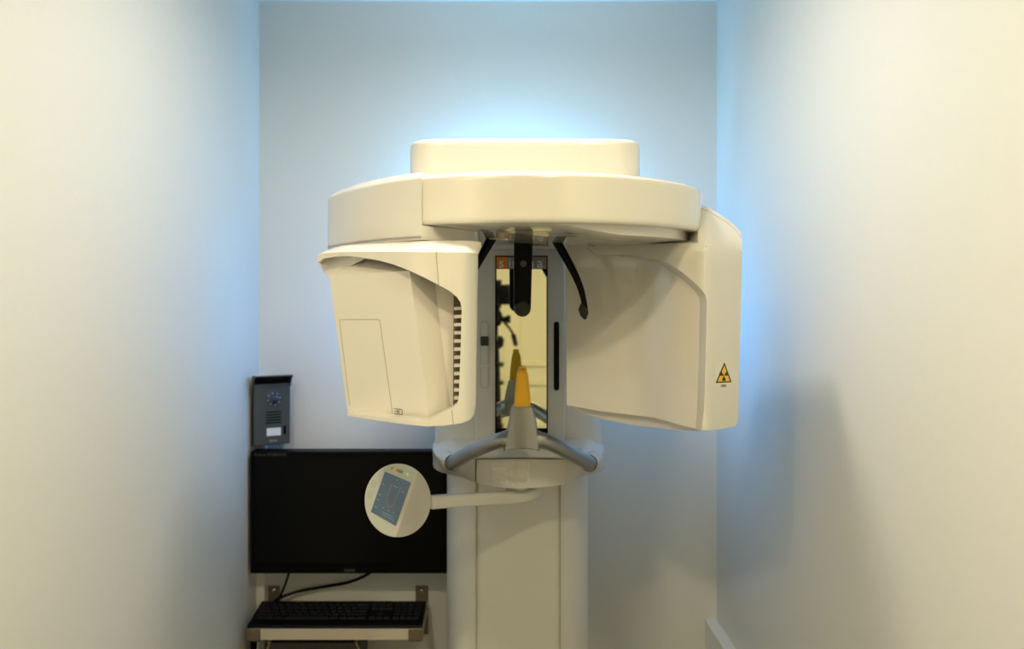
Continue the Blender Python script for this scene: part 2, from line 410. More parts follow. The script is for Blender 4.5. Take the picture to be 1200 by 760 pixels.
# head of the carriage: block and overhanging arm ("drum")
pl = plan(CX, .1905, 1.59, 2.04, 6, 96)
bm = bmesh.new(); add_loft(bm, rings(pl, [(1.716, .004), (1.718, .001), (1.722, 0), (1.726, 0), (1.858, 0), (1.862, 0), (1.868, .002), (1.870, .007)]))
finish('carriage_head', bm, WHITE, M, smooth=50)
pl = plan(CX-.003, .1945, 1.292, 2.0, 10, 260)
bm = bmesh.new(); add_loft(bm, rings(pl, [(1.775, 0), (1.857, 0), (1.862, .0002), (1.8655, .0010), (1.868, .0032), (1.8693, .006), (1.870, .012)]))
finish('support_arm', bm, WHITE, M, smooth=50)
# rotating ring (right and centre)
RC, RA, RB = (.05, 1.42), .305, .27
arc = []
a0 = math.acos((-.107-RC[0])/RA); 
for k in range(0, 90):
    a = -a0 + (a0+math.asin((1.585-RC[1])/RB))*k/89
    arc.append((RC[0]+RA*math.cos(a), RC[1]+RB*math.sin(a)))
pl = resample(arc + [(-.107, 1.585)], 220)
bm = bmesh.new()
def crown(ring, dmax=.075, h=.018):
    out = []; 
    for d in (.0015, .004, .008, .015, .03, .05, .075):
        t = d/dmax; out.append((ring, d, h*(1-(1-t)**2)))
    return out
pl2 = arc + [(-.107, 1.585)]
# shrink toward a centre so that the straight cut stays clean
def shrink(pts, c, s): return [(c[0]+(x-c[0])*s, c[1]+(y-c[1])*s) for x, y in pts]
cc = (.04, 1.45)
R = [[(x, y, 1.722) for x, y in shrink(pl2, cc, .985)], [(x, y, 1.7235) for x, y in shrink(pl2, cc, .994)], [(x, y, 1.728) for x, y in pl2], [(x, y, 1.732) for x, y in pl2], [(x, y, 1.784) for x, y in pl2], [(x, y, 1.788) for x, y in shrink(pl2, cc, .9995)],
     [(x, y, 1.7905) for x, y in shrink(pl2, cc, .997)], [(x, y, 1.7925) for x, y in shrink(pl2, cc, .988)], [(x, y, 1.797) for x, y in shrink(pl2, cc, .95)], [(x, y, 1.801) for x, y in shrink(pl2, cc, .88)], [(x, y, 1.802) for x, y in shrink(pl2, cc, .75)]]
add_loft(bm, R)
ring = finish('rotating_ring', bm, GLOSS, M, smooth=40)
pl3 = shrink(pl2, cc, .935)
def sst(x, a, b): t = max(0, min(1, (x-a)/(b-a))); return t*t*(3-2*t)
zs = lambda x: 1.7215-.0145*sst(x, .07, .20)
bm = bmesh.new(); add_loft(bm, [[(x, y, zs(x)-.001) for x, y in shrink(pl3, cc, .6)], [(x, y, zs(x)) for x, y in shrink(pl3, cc, .99)], [(x, y, zs(x)+.0015) for x, y in pl3], [(x, y, 1.7235) for x, y in pl3]])
finish('ring_skirt', bm, GLOSS, M, smooth=40)
# mounting disc of the head supports
bm = bmesh.new(); add_disc(bm, (.053, 1.45, 1.7165), (0, 0, 1), .066, .006, seg=48, prof=[(0, .064), (.001, .066), (.006, .066)])
finish('support_disc', bm, GLOSS, M)
# left arm of the ring
A = [(-.107, 1.183), (-.150, 1.222), (-.195, 1.272), (-.235, 1.327), (-.268, 1.383), (-.2905, 1.425), (-.2995, 1.452), (-.304, 1.49), (-.300, 1.54), (-.27, 1.58), (-.10, 1.60), (-.03, 1.56), (-.028, 1.30), (-.060, 1.235), (-.098, 1.187)]
As = [(-.107, 1.183)] + [(p.x, p.y) for p in smoothpath([(x, y, 0) for x, y in A[:10]], 14)][1:] + A[10:]
ca = (-.14, 1.42)
low = shrink(As, ca, .985)
# the part beside the ring rises to the ring's height; a lower ledge runs under it
Aup = [p for p in As[:-4]] + [(-.09, 1.55), (-.09, 1.25)]
bm = bmesh.new()
add_loft(bm, [[(x, y, z) for x, y in shrink(Aup, ca, s)] for z, s in ((1.700, .99), (1.702, 1), (1.706, 1), (1.784, .997), (1.788, .996), (1.7905, .993), (1.7925, .984), (1.797, .95), (1.803, .88), (1.807, .75), (1.808, .6))])
add_loft(bm, [[(x, y, z) for x, y in shrink(As, ca, s)] for z, s in ((1.698, .985), (1.700, 1), (1.704, 1), (1.7205, 1))])
arm = finish('ring_arm', bm, WHITE, M, smooth=35)

# ---- left housing (sensor side)
def xl(py): return 386+(py-320)*.1265
def yblock(px, py):
    u = (px-xl(py))/94.5
    y = 1.227-.082*u if u < 1 else 1.145+(u-1)*.075
    line = 323-.064*(px-386)
    if px > 480: line = 317+(px-480)*.5
    if py < line-.01: y += (line-py)*.0032
    return y
ytab = smooth_tab([(360, 1.262), (372, 1.25), (480, 1.118), (500, 1.112), (540, 1.112), (552, 1.122), (566, 1.165)], 8)
def yshell(px, py):
    return ytab(px)
cu = [(371.2, 299.5), (372.4, 308.0)]
can = [(379, 302.8), (392.6, 300.6), (409, 299.8), (424, 301.7), (443, 304.8), (460, 309.3), (480, 317), (498, 325.5), (514, 333.7), (527, 341), (535, 347.5), (539.5, 354), (541, 362), (540, 400), (538.6, 440), (537.6, 466), (535.5, 473), (529.5, 478.5), (515, 486), (501, 493), (480, 491), (440, 487), (407, 483.5)]
outer = [(407.2, 487), (440, 492.2), (475, 497), (500, 499.6), (520, 498.6), (541, 495.6), (551, 491.5), (555.8, 485), (557.2, 475), (558.5, 400), (560, 296.5), (545, 295.2), (500, 295), (460, 294.8), (400, 295), (380, 296.3)]
shell = cu + can + outer
bm = bmesh.new(); add_sheet(bm, shell, yshell, .030, step=(5, 12))
# top bevel between housing and arm: slopes back and up
tb = [(371.2, 299.5), (380, 296.3), (400, 295), (460, 294.8), (500, 295), (545, 295.2), (560, 296.5)]
fr = [P(a, b, yshell(a, b)+.0008) for a, b in tb]
mid = [p+Vector((.006 if i == 0 else 0, .007, .0035)) for i, p in enumerate(fr)]
bk = [Vector((p.x+(.025 if i == 0 else .016 if i == 1 else .004), p.y+.055, 1.698)) for i, p in enumerate(fr)]
bl = [Vector((p.x+.004, p.y+.055, 1.690)) for p in fr]
fl = [p+Vector((.0, .003, -.003)) for p in fr]
add_loft(bm, [fr, mid, bk, bl, fl, fr], caps=True, closed=False)
HS = finish('sensor_housing', bm, WHITE, M, bevel=.0022, angle=50)
bm = bmesh.new()
core = [(377, 299), (400, 296.5), (500, 296.5), (559, 298), (557.5, 400), (556, 470), (554, 484), (541, 494), (520, 497), (500, 498), (440, 490.5), (408.5, 485.5), (388, 326), (380, 318.5), (374, 309)]
add_sheet(bm, core, lambda a, b: ytab(a)+.055, .26, step=(12, 30), shift=(-.004, 0), scale_back=.96)
finish('housing_rear', bm, WHITE, M, bevel=.006, angle=50)
# dark lip region below the canopy on the left
bm = bmesh.new(); add_sheet(bm, [(373, 307), (380, 302), (410, 299), (430, 301), (425, 304), (386, 325), (379, 318.6)], lambda a, b: ytab(a)+.03, .05, step=(8, 8))
finish('housing_lip', bm, WHITE, M, bevel=.002, angle=50)
# inner block
blk = [(386, 323), (424, 299), (440, 298), (470, 300), (500, 318), (520, 330), (533.5, 343), (533.5, 476), (529, 481), (501, 495), (407, 485.2)]
bm = bmesh.new()
t_out = [(386, 323), (405, 321.8), (430, 320.2), (455, 318.6), (480, 317), (490, 322), (514, 334), (533.2, 343.5), (532.4, 476), (529, 481), (501.5, 494), (455, 490), (407.3, 485)]
add_sheet(bm, t_out, yblock, .07, step=(6, 12), cuts=[((480.5, 320), (1, -.1265))])
# sloping top of the block
fr = [P(a, b, yblock(a, b)+.0005) for a, b in ((386, 323), (405, 321.8), (430, 320.2), (455, 318.6), (480, 317), (500, 327))]
bk = [P(a, b, y) for a, b, y in ((424, 301, 1.245), (432, 299, 1.245), (445, 298, 1.235), (460, 299, 1.22), (484, 303, 1.20), (504, 312, 1.19))]
dn = [Vector((p.x, p.y+.02, p.z-.05)) for p in bk]
add_loft(bm, [fr, bk, dn], closed=False, caps=False)
blko = finish('sensor_block', bm, WHITE, M, bevel=.004, angle=25)
bm = bmesh.new()
add_line(bm, [(410.2, 476), (397.6, 374.2), (443.5, 374), (445, 375.2), (460, 484)], yblock, .0005)
finish('service_flap_seam', bm, SEAML, HS)
bm = bmesh.new(); add_line(bm, [(515.5, 288), (511, 296.5), (514, 334), ], lambda a, b: yshell(a, b)-.0002+(max(0, 295-b))*.004, .0005)
add_line(bm, [(514, 335), (521, 395), (531.5, 480)], yblock, .0005)
add_line(bm, [(529.5, 480), (531.5, 497.5)], yshell, .0005)
finish('housing_seam', bm, SEAML, HS)
bm = bmesh.new()
for st in ([(461.8, 478.4), (465.6, 478.8), (465.9, 485.0), (462.1, 484.5)], [(462.6, 481.5), (465.7, 481.9)], [(467.2, 479.0), (470.2, 479.4), (471.3, 480.8), (471.4, 484.4), (470.9, 485.7), (467.6, 485.2), (467.2, 479.0)]):
    add_line(bm, st, yblock, .00045, off=.0006, sub=2)
finish('lettering', bm, mat('print_grey', (.10, .09, .07), .6), HS)
bm = bmesh.new()
add_sheet(bm, [(531.5, 346), (542, 352), (541.5, 472), (531, 480)], lambda a, b: 1.166, .006, step=(50, 50))
finish('vent_recess', bm, mat('recess_shade', (.13, .10, .06), .8), HS)  # back plate coloured dark brown to stand in for shade between the slats
bm = bmesh.new()
for k in range(13):
    y = 359.5+k*9.55; xr = 542.2
    add_sheet(bm, [(532, y), (xr, y-.4), (xr, y+3.4), (532, y+3.8)], lambda a, b: 1.146, .014, step=(50, 50))
finish('vent_grille', bm, WHITE, HS, bevel=.0006)

# ---- right housing (x-ray source side)
yin = smooth_tab([(640, 1.535), (663, 1.508), (707, 1.458), (745, 1.412), (760, 1.385), (790, 1.325), (822, 1.276), (880, 1.20)], 10)
def yinner(px, py): return yin(px)
yft = smooth_tab([(640, 1.52), (745, 1.402), (790, 1.306), (826, 1.256), (869, 1.335), (880, 1.36)], 4)
def yframe(px, py): return yft(px) + max(0, 290-py)*.0022
fo = [(822, 504.3), (840, 503.2), (856, 500.6), (862, 498.5), (864.6, 495), (865.2, 488), (867.4, 400), (869.6, 290), (869.4, 278), (868, 272.5), (862, 265), (853, 257), (840, 248.6), (829, 242.6), (818.2, 238.3), (817.8, 284.5), (790, 284.6), (700, 287.5), (690, 290), (700, 298), (725, 298.5), (755, 301), (771.6, 303.6), (787, 310.5), (803, 321.5), (813, 330), (821, 338), (826.5, 345), (828.2, 353), (827, 420), (825, 480)]
bm = bmesh.new(); add_sheet(bm, fo, yframe, .26, step=(5, 14), shift=(-.02, 0))
HT = finish('tube_housing', bm, WHITE, M, bevel=.003, angle=50)
bo = [(725, 299), (755, 301), (771.6, 303.6), (787, 310.5), (803, 321.5), (813, 330), (821, 338), (826.5, 345), (828.2, 353), (827, 420), (825, 480), (822.6, 504)]
bi = [(725, 300), (755, 304), (771.6, 307.8), (787, 317.8), (801, 328), (810, 336), (816, 342.5), (819.8, 349), (820.5, 356), (819, 420), (817, 480), (815, 503)]
bm = bmesh.new()
o1 = [P(a, b, yframe(a, b)+.0006) for a, b in bo]; i1 = [P(a, b, yinner(a, b)-.0006) for a, b in bi]
add_loft(bm, [o1, i1, [p+Vector((0, .01, 0)) for p in i1], [p+Vector((0, .02, 0)) for p in o1]], closed=False, caps=False)
finish('housing_step', bm, WHITE, HT, smooth=30)
bm = bmesh.new()
io = [(663.2, 290), (672, 288), (760, 286), (828, 288), (829, 350), (828, 503), (822, 502.8), (812, 501.3), (795, 497.4), (780, 492.6), (765, 488.8), (745, 486.4), (707, 482), (664, 474.5)]
add_sheet(bm, io, yinner, .022, step=(5, 14), shift=(.01, .0))
co2 = [(664, 289), (700, 284), (828, 282), (827, 503.8), (815, 504.8), (790, 503.2), (745, 498.4), (707, 491), (685, 484), (666, 476.5)]
add_sheet(bm, co2, lambda a, b: yin(a)+.020, .16, step=(8, 20), shift=(.05, .0))
finish('inner_panel', bm, GLOSS, M, bevel=.003, angle=50)
bm = bmesh.new(); add_line(bm, [(818.5, 242.5), (829, 247), (840, 253), (853, 261.5), (862, 269.5), (868.3, 279)], yframe, .0004)
finish('housing_seam', bm, SEAML, HT)
# radiation warning sticker
def ysk(px, py): return yframe(px, py)-.0006
sk = sheet('warning_label', [(838, 423), (858.6, 422.6), (858, 454.5), (837.2, 454.8)], ysk, .0008, mat('sticker_film', (.76, .72, .63), .25), HT, 0, step=(5, 50))
sheet('warning_triangle', [(849, 424), (857.4, 447.6), (838.6, 448.6)], lambda a, b: ysk(a, b)-.0004, .0005, mat('warning_black', (.01, .01, .01), .5), HT, 0, step=(4, 50))
sheet('warning_field', [(849, 427.8), (855.4, 446.3), (840.8, 447)], lambda a, b: ysk(a, b)-.0008, .0005, YELW, HT, 0, step=(4, 50))
bm = bmesh.new(); tc = (848.4, 440)
for a in (90, 210, 330):
    o = []
    for r, da in ((1.6, -30), (6.2, -27), (6.6, 0), (6.2, 27), (1.6, 30)):
        t = math.radians(a+da); o.append((tc[0]+r*.9*math.cos(t), tc[1]+r*math.sin(t)*.95))
    add_sheet(bm, o, lambda a, b: ysk(a, b)-.0012, .0005, step=(50, 50))
add_sheet(bm, [(tc[0]+.9*math.cos(k*math.pi/4), tc[1]+.9*math.sin(k*math.pi/4)) for k in range(8)], lambda a, b: ysk(a, b)-.0012, .0005, step=(50, 50))
finish('trefoil', bm, bpy.data.materials['warning_black'], HT)
text('lettering', 'LAISER', .0058, P(848, 451.8, ysk(848, 451)-.0006), P(852, 451.6, ysk(852, 451))-P(844, 451.6, ysk(844, 451)), (0, 0, 1), PRINT, HT)

# ---- head supports
# forehead support
fy = 1.500
bm = bmesh.new()
o = [(602.6, 281), (624.4, 281)] + [(623.6, 310), (622.2, 361)]
o += [(612.2+10*math.cos(math.radians(a)), 361+10*math.sin(math.radians(a))) for a in range(15, 180, 15)] + [(602.2, 361), (602.2, 310)]
add_sheet(bm, o, lambda a, b: fy, .020, step=(60, 60))
fs = finish('forehead_support', bm, BLACK, M, bevel=.003, angle=60)
bm = bmesh.new(); add_disc(bm, P(612.2, 361, fy-.0), (0, -1, 0), .015, .004, seg=32, prof=[(-.002, .0152), (.003, .0145), (.006, .012), (.007, .0)])
finish('forehead_pad', bm, mat('pad_rubber', (.016, .015, .012), .55), fs)
bm = bmesh.new(); add_disc(bm, P(613.3, 308.8, fy), (0, -1, 0), .006, .003, seg=20)
finish('knob', bm, mat('knob_olive', (.07, .07, .045), .4), fs)
for s, pts, r in ((1, [P(650, 278.5, 1.44), P(656.5, 290, 1.437), P(665, 305, 1.432), P(673.5, 321, 1.428), P(680.5, 338, 1.425), P(684.5, 354, 1.424), P(686.3, 368, 1.426)], .0062),
                  (-1, [P(576.5, 278.5, 1.44), P(570, 290, 1.437), P(561.5, 305, 1.432), P(553, 321, 1.428), P(546, 338, 1.425), P(542, 354, 1.424), P(540.2, 368, 1.426)], .0062)):
    path = smoothpath(pts, 6); n = len(path)
    bm = bmesh.new(); add_tube(bm, path, [.0088-.0038*min(1, i/(n*.8)) for i in range(n)], 16, sx=1)
    ts = finish('temple_support', bm, BLACK, M)
    e = path[-1]; e2 = e + Vector((-.0035*s, 0, .008))
    bm = bmesh.new(); add_tube(bm, [e2+Vector((.001*s, 0, .014)), e2+Vector((0, 0, .009)), e2+Vector((-.001*s, 0, 0)), e2+Vector((.001*s, 0, -.010)), e2+Vector((.003*s, 0, -.017))], [.002, .006, .0085, .0065, .002], 16)
    finish('temple_pad', bm, bpy.data.materials['pad_rubber'], ts)

# ---- control panel on its swing arm
arm_pts = [P(628, 571, 1.68), P(618, 577.5, 1.665), P(604, 581, 1.65), P(575, 582.8, 1.61), P(540, 585, 1.56), P(500, 588, 1.50)]
ap = smoothpath(arm_pts, 5)
bm = bmesh.new(); rr = []
for i, p in enumerate(ap):
    t = (ap[min(i+1, len(ap)-1)]-ap[max(i-1, 0)]).normalized(); a = t.cross(Vector((0, 0, 1))).normalized(); b = Vector((0, 0, 1))
    prof = [(-.016, -.011), (.016, -.011), (.018, -.006), (.018, .004), (.004, .012), (-.012, .012), (-.018, .008), (-.018, -.006)]
    rr.append([p+a*u*1.0+b*v for u, v in prof])
add_loft(bm, rr); add_disc(bm, P(606, 579, 1.665)+Vector((0, 0, -.012)), (0, 0, 1), .02, .04, seg=32, prof=[(0, .018), (.002, .022), (.05, .024)])
finish('swing_arm', bm, WHITE, M, bevel=.002, angle=30)
ec = (466, 586.3)
def ridge(py): return 487.2-(py-561)*.345          # ridge between display face and side face
def yctl(px, py):
    d = px-ridge(py); base = 1.440+ (466-px)*-.0004+(py-586)*-.0002
    if d > 0: base += d*.0013
    return base
eo = [(ec[0]+39.2*math.cos(math.radians(a)), ec[1]+43.6*math.sin(math.radians(a))) for a in range(0, 360, 6)]
bm = bmesh.new(); add_sheet(bm, eo, yctl, .030, step=(30, 40), scale_back=.86, cen=(472, 586), cuts=[((487.2, 561), (1, .345))])
ctl = finish('control_panel', bm, WHITE, M, bevel=.004, angle=30)
off = lambda d: (lambda a, b: yctl(a, b)-d)
bo = [(x, y) for x, y in [(ec[0]+37.8*math.cos(math.radians(a)), ec[1]+42.2*math.sin(math.radians(a))) for a in range(0, 360, 5)] if x < ridge(y)-1.5]
k = max(range(len(bo)), key=lambda i: (bo[i][0]-bo[i-1][0])**2+(bo[i][1]-bo[i-1][1])**2); bo = bo[k:]+bo[:k]
sheet('display_face', bo, off(.0004), .0006, mat('face_grey', (.62, .67, .63), .3), ctl, 0, step=(60, 60))
scr = sheet('touch_screen', [(450.9, 552.1), (481.6, 565.2), (463.9, 616.1), (434.5, 599.5)], lambda a, b: 1.440+(466-a)*-.0004+(b-586)*-.0002-.0012, .0016, SCRON, ctl, .0003, step=(60, 60))
ys = lambda a, b: 1.440+(466-a)*-.0004+(b-586)*-.0002-.0016
def uv(u, v):
    a, b, c, d = (450.9, 552.1), (481.6, 565.2), (463.9, 616.1), (434.5, 599.5)
    return tuple((a[i]*(1-u)+b[i]*u)*(1-v)+(d[i]*(1-u)+c[i]*u)*v for i in (0, 1))
bm = bmesh.new()
jaw = [uv(.38, .24), uv(.38, .45), uv(.42, .62), uv(.50, .70), uv(.60, .69), uv(.68, .60), (uv(.70, .4)), uv(.72, .22)]
add_line(bm, jaw, ys, .0009, sub=2); add_line(bm, [uv(.36, .24), uv(.40, .22)], ys, .0012); add_line(bm, [uv(.69, .22), uv(.74, .21)], ys, .0012)
finish('screen_graphics', bm, UI, ctl)
bm = bmesh.new()
for u0, v0, u1, v1 in ((.45, .20, .63, .24), (.80, .2, .86, .32), (.06, .28, .14, .30), (.06, .50, .14, .58), (.06, .64, .14, .68), (.06, .82, .16, .86), (.40, .86, .80, .87), (.40, .91, .86, .92), (.35, .76, .40, .80), (.55, .76, .6, .8), (.76, .72, .8, .8), (.5, .05, .56, .08)):
    add_line(bm, [uv(u0, (v0+v1)/2), uv(u1, (v0+v1)/2)], ys, .0004+.012*(v1-v0)/2, sub=1)
finish('screen_text', bm, UIL, ctl)
bm = bmesh.new()
for cx, cy in ((438.2, 566.2), (433.8, 579)):
    add_line(bm, [(cx+2.3*math.cos(t*math.pi/6), cy+4.3*math.sin(t*math.pi/6)) for t in range(13)], yctl, .0003, off=.0008, sub=1)
    add_line(bm, [(cx-.8, cy), (cx+.8, cy+1)], yctl, .0003, off=.0008, sub=1)
finish('key_print', bm, mat('key_grey', (.35, .36, .34), .5), ctl)
sheet('status_light', [(476.8, 554.4), (478.3, 554.7), (478.1, 556.6), (476.6, 556.2)], off(.0012), .001, GREEN, ctl, 0, step=(9, 9))
bm = bmesh.new(); add_sheet(bm, [(464.8, 548.6), (467.0, 549.2), (466.4, 553), (464.2, 552.4)], off(.0010), .001, step=(9, 9)); add_sheet(bm, [(467.2, 549.3), (472.2, 551), (471.6, 554.9), (466.6, 553.1)], off(.0010), .001, step=(9, 9), mi=1)
add_sheet(bm, [(458.4, 546.4), (461.2, 547), (460.6, 549.4), (459.6, 549), (459.2, 551), (458.2, 550.6)], off(.0010), .001, step=(9, 9), mi=2)
finish('small_logo', bm, [ORANGE, BAND, AMBER], ctl)

# ------------------------------------------------------------ monitor on the back wall
my = 2.05
def X(px, Y): return (px-VX)*Y/F
def Z(py, Y): return EYE-(py-VY)*Y/F
mx0, mx1, mz0, mz1 = X(293, my), X(526, my), Z(672, my), Z(529, my)
MONM = mat('monitor_plastic', (.003, .003, .003), .4, ior=1.15)
mo = thing('monitor', 'large switched-off black flat monitor on the back wall above the shelf', 'monitor', ((mx0+mx1)/2, my+.02, mz0))
bm = bmesh.new(); add_box(bm, mx0, mx1, my, my+.045, mz0, mz1)
finish('monitor_body', bm, MONM, mo, bevel=.004)
box('screen', mx0+.014, mx1-.014, my-.0008, my+.002, mz0+.026, mz1-.014, SCREENOFF, mo, .0005)
text('lettering', 'iiyama', .011, ((mx0+mx1)/2, my-.0006, mz0+.010), (1, 0, 0), (0, 0, 1), mat('print_dim', (.12, .12, .11), .4), mo)
text('lettering', 'ProLite E2280WSD', .010, (mx0+.012, my-.0006, mz1-.0075), (1, 0, 0), (0, 0, 1), bpy.data.materials['print_dim'], mo, align='LEFT', bold=-.0002)
box('wall_mount', (mx0+mx1)/2-.06, (mx0+mx1)/2+.06, my+.044, YB, (mz0+mz1)/2-.06, (mz0+mz1)/2+.06, BLACK, mo, .003)

# ------------------------------------------------------------ door intercom
iy = 2.08; IX = X(319, iy)
ic = thing('door_intercom', 'anthracite metal door intercom station with rain hood above the monitor', 'intercom', (IX, iy, Z(522, iy)))
bm = bmesh.new(); add_box(bm, IX-.0455, IX+.0455, iy, iy+.020, Z(520.8, iy), Z(449.2, iy))
finish('intercom_body', bm, ANTH, ic, bevel=.002)
box('back_plate', IX-.0465, IX+.0465, iy+.020, iy+.030, Z(522.5, iy), Z(447, iy), BLACK, ic, .001)
box('wall_wedge', IX-.015, IX+.015, iy+.029, iy+.068, Z(515, iy), Z(455, iy), BLACK, ic)
# hood: curved sheet swept forward
hp = [(0, 0), (.004, .004), (.012, .010), (.022, .0135), (.034, .015), (.040, .0152)]
bm = bmesh.new(); hz = Z(447.5, iy)
xa, xb = IX-.047, IX+.047
prof = [(iy+.045-.075*math.sin(math.radians(a)), hz+.018*math.cos(math.radians(a))) for a in range(0, 91, 10)]
prof = [(iy+.030, hz-.004), (iy+.029, hz+.006), (iy+.024, hz+.013), (iy+.014, hz+.0165), (iy-.002, hz+.0180), (iy-.018, hz+.0188), (iy-.034, hz+.019)]
inn = [(y-.0, z-.002) for y, z in prof]
lp = prof+inn[::-1]
add_loft(bm, [[(xa, y, z) for y, z in lp], [(xb, y, z) for y, z in lp]])
lpx = prof + [(iy-.032, hz+.0165), (iy-.022, hz+.013), (iy-.012, hz+.006), (iy-.006, hz-.003), (iy-.003, hz-.012), (iy+.02, hz-.012)]
for x in (xa, xb-.002): add_loft(bm, [[(x, y, z) for y, z in lpx], [(x+.002, y, z) for y, z in lpx]])
finish('rain_hood', bm, ANTH, ic, bevel=.0006)
c = Vector((IX+.004, iy, Z(467.2, iy)))
bm = bmesh.new(); add_disc(bm, c, (0, -1, 0), .0195, .003, seg=36, prof=[(0, .0195), (.0025, .0192), (.003, .0175)])
lr = finish('camera_ring', bm, mat('ring_glass', (.03, .06, .10), .25, coat=.5), ic)
bm = bmesh.new(); add_disc(bm, c, (0, -1, 0), .011, .004, seg=32, prof=[(0, .0125), (.006, .012), (.009, .009), (.011, .005), (.0115, .0)])
finish('camera_lens', bm, GLASSD, lr)
bm = bmesh.new()
for k in range(8):
    a = k*math.pi/4+.2; add_disc(bm, c+Vector((.0155*math.cos(a), -.003, .0155*math.sin(a))), (0, -1, 0), .0012, .0008, seg=10)
finish('led', bm, mat('led_clear', (.6, .7, .75), .2), lr)
bm = bmesh.new()
for k in range(5):
    z = c.z-.0335-k*.0068; add_box(bm, c.x-.0190, c.x+.0190, c.y-.0012, c.y+.003, z-.0013, z+.0013)
finish('speaker_grille', bm, BLACK, ic)
q = Vector((IX+.0035, iy, Z(505.8, iy)))
box('name_plate', q.x-.0190, q.x+.0190, q.y-.0006, q.y+.003, q.z-.0115, q.z+.0115, mat('plate_frame', (.12, .13, .14), .4), ic, .0005)
nc = box('name_card', q.x-.0170, q.x+.0180, q.y-.0010, q.y+.003, q.z-.0095, q.z+.0100, PAPERW, ic)
q = Vector((IX+.0315, iy, Z(504.5, iy)))
bm = bmesh.new(); add_box(bm, q.x-.0028, q.x+.0032, q.y-.003, q.y+.003, q.z-.011, q.z+.0115)
finish('call_button', bm, BLACK, ic, bevel=.0025)
text('lettering', 'EXAL', .0085, (IX+.003, iy-.0006, Z(516.2, iy)), (1, 0, 0), (0, 0, 1), mat('print_light', (.40, .42, .44), .4), ic)
ic.rotation_euler = (0, 0, math.radians(25))

# ------------------------------------------------------------ shelf, brackets, keyboard, box, cables
sy = 1.98; sx0, sx1 = X(291, sy), X(494.2, sy); szt = .803; szb = szt-.026
sh = thing('wall_shelf', 'pale narrow wall shelf on metal brackets under the monitor', 'shelf', ((sx0+sx1)/2, YB, szb))
box('shelf_board', sx0, sx1, sy, YB-.003, szb, szt, SHELFM, sh, .001)
for x0, x1 in ((X(290.2, sy), X(305.3, sy)), (X(478.6, sy), X(494.8, sy))):
    bm = bmesh.new()
    add_box(bm, x0, x1, sy-.003, sy, szb-.003, szt+.001)
    add_box(bm, x0, x1, sy-.003, YB-.002, szb-.003, szb)
    add_box(bm, x0, x1, YB-.004, YB, szb-.06, .846)
    br = finish('bracket', bm, STEEL, sh, bevel=.001)
    bm = bmesh.new(); add_disc(bm, ((x0+x1)/2, YB-.004, .834), (0, -1, 0), .004, .003, seg=16, prof=[(0, .0048), (.0015, .0045), (.003, .0025), (.0032, 0)])
    finish('screw', bm, SCREW, br)
kx0, kx1 = X(289.6, 1.986), X(495, 1.986)
kb = thing('keyboard', 'wide black computer keyboard lying on the wall shelf', 'keyboard', ((kx0+kx1)/2, 2.05, szt))
ky0, ky1 = 1.984, 2.112
kz = lambda y: szt+.008+.012*(y-ky0)/(ky1-ky0)
bm = bmesh.new()
add_loft(bm, [[(x, y, z) for y, z in ((ky0, szt+.0005), (ky0+.001, szt+.006), (ky0+.006, szt+.0085), (ky1, szt+.020), (ky1, szt+.0005))] for x in (kx0, kx1)])
finish('keyboard_case', bm, KCASE, kb, bevel=.002)
# keys: rows of single caps, one mesh per block of caps
def cap(bm, x0, x1, y0, y1):
    z = kz((y0+y1)/2)+.0005
    d = .0018
    v0 = [(x0, y0, z), (x1, y0, z), (x1, y1, z+.0015), (x0, y1, z+.0015)]
    v1 = [(x0+d, y0+d, z+.005), (x1-d, y0+d, z+.005), (x1-d, y1-d*.5, z+.006), (x0+d, y1-d*.5, z+.006)]
    add_loft(bm, [v0, v1])
U = .0187*.98; ry = .0165; yk = ky0+.027
lay = [[1.25, 1.25, 1.25, 6.25, 1.25, 1.25, 1.25, 1.25], [2.25]+[1]*10+[2.75], [1.75]+[1]*11+[2.25], [1.5]+[1]*12+[1.5], [1]*13+[2]]
bk = bmesh.new()
for r, row in enumerate(lay):
    x = kx0+.012
    for wd in row: cap(bk, x+.0006, x+wd*U-.0006, yk+r*ry, yk+(r+1)*ry-.001); x += wd*U
finish('letter_keys', bk, KEYM, kb)
bk = bmesh.new()
x1 = kx0+.012+15*U+.006
for r in range(5):
    for k in range(3):
        if r == 1 and k != 1 or r == 2: continue
        cap(bk, x1+k*U+.0006, x1+(k+1)*U-.0006, yk+r*ry, yk+(r+1)*ry-.001)
finish('arrow_keys', bk, KEYM, kb)
bk = bmesh.new(); x2 = x1+3*U+.005
uu = (kx1-.010-x2)/4
for r in range(5):
    for k in range(4): cap(bk, x2+k*uu+.0006, x2+(k+1)*uu-.0006, yk+r*ry, yk+(r+1)*ry-.001)
finish('number_keys', bk, KEYM, kb)
q = P(461.2, 710.3, 2.104); bm = bmesh.new(); add_disc(bm, (q.x, 2.1085, kz(2.1085)+.0005), (0, -.1, 1), .0012, .001, seg=12)
finish('num_lock_light', bm, mat('kb_led', (.05, .5, .05), .5, emit=(.05, .8, .08), es=1.0), kb)
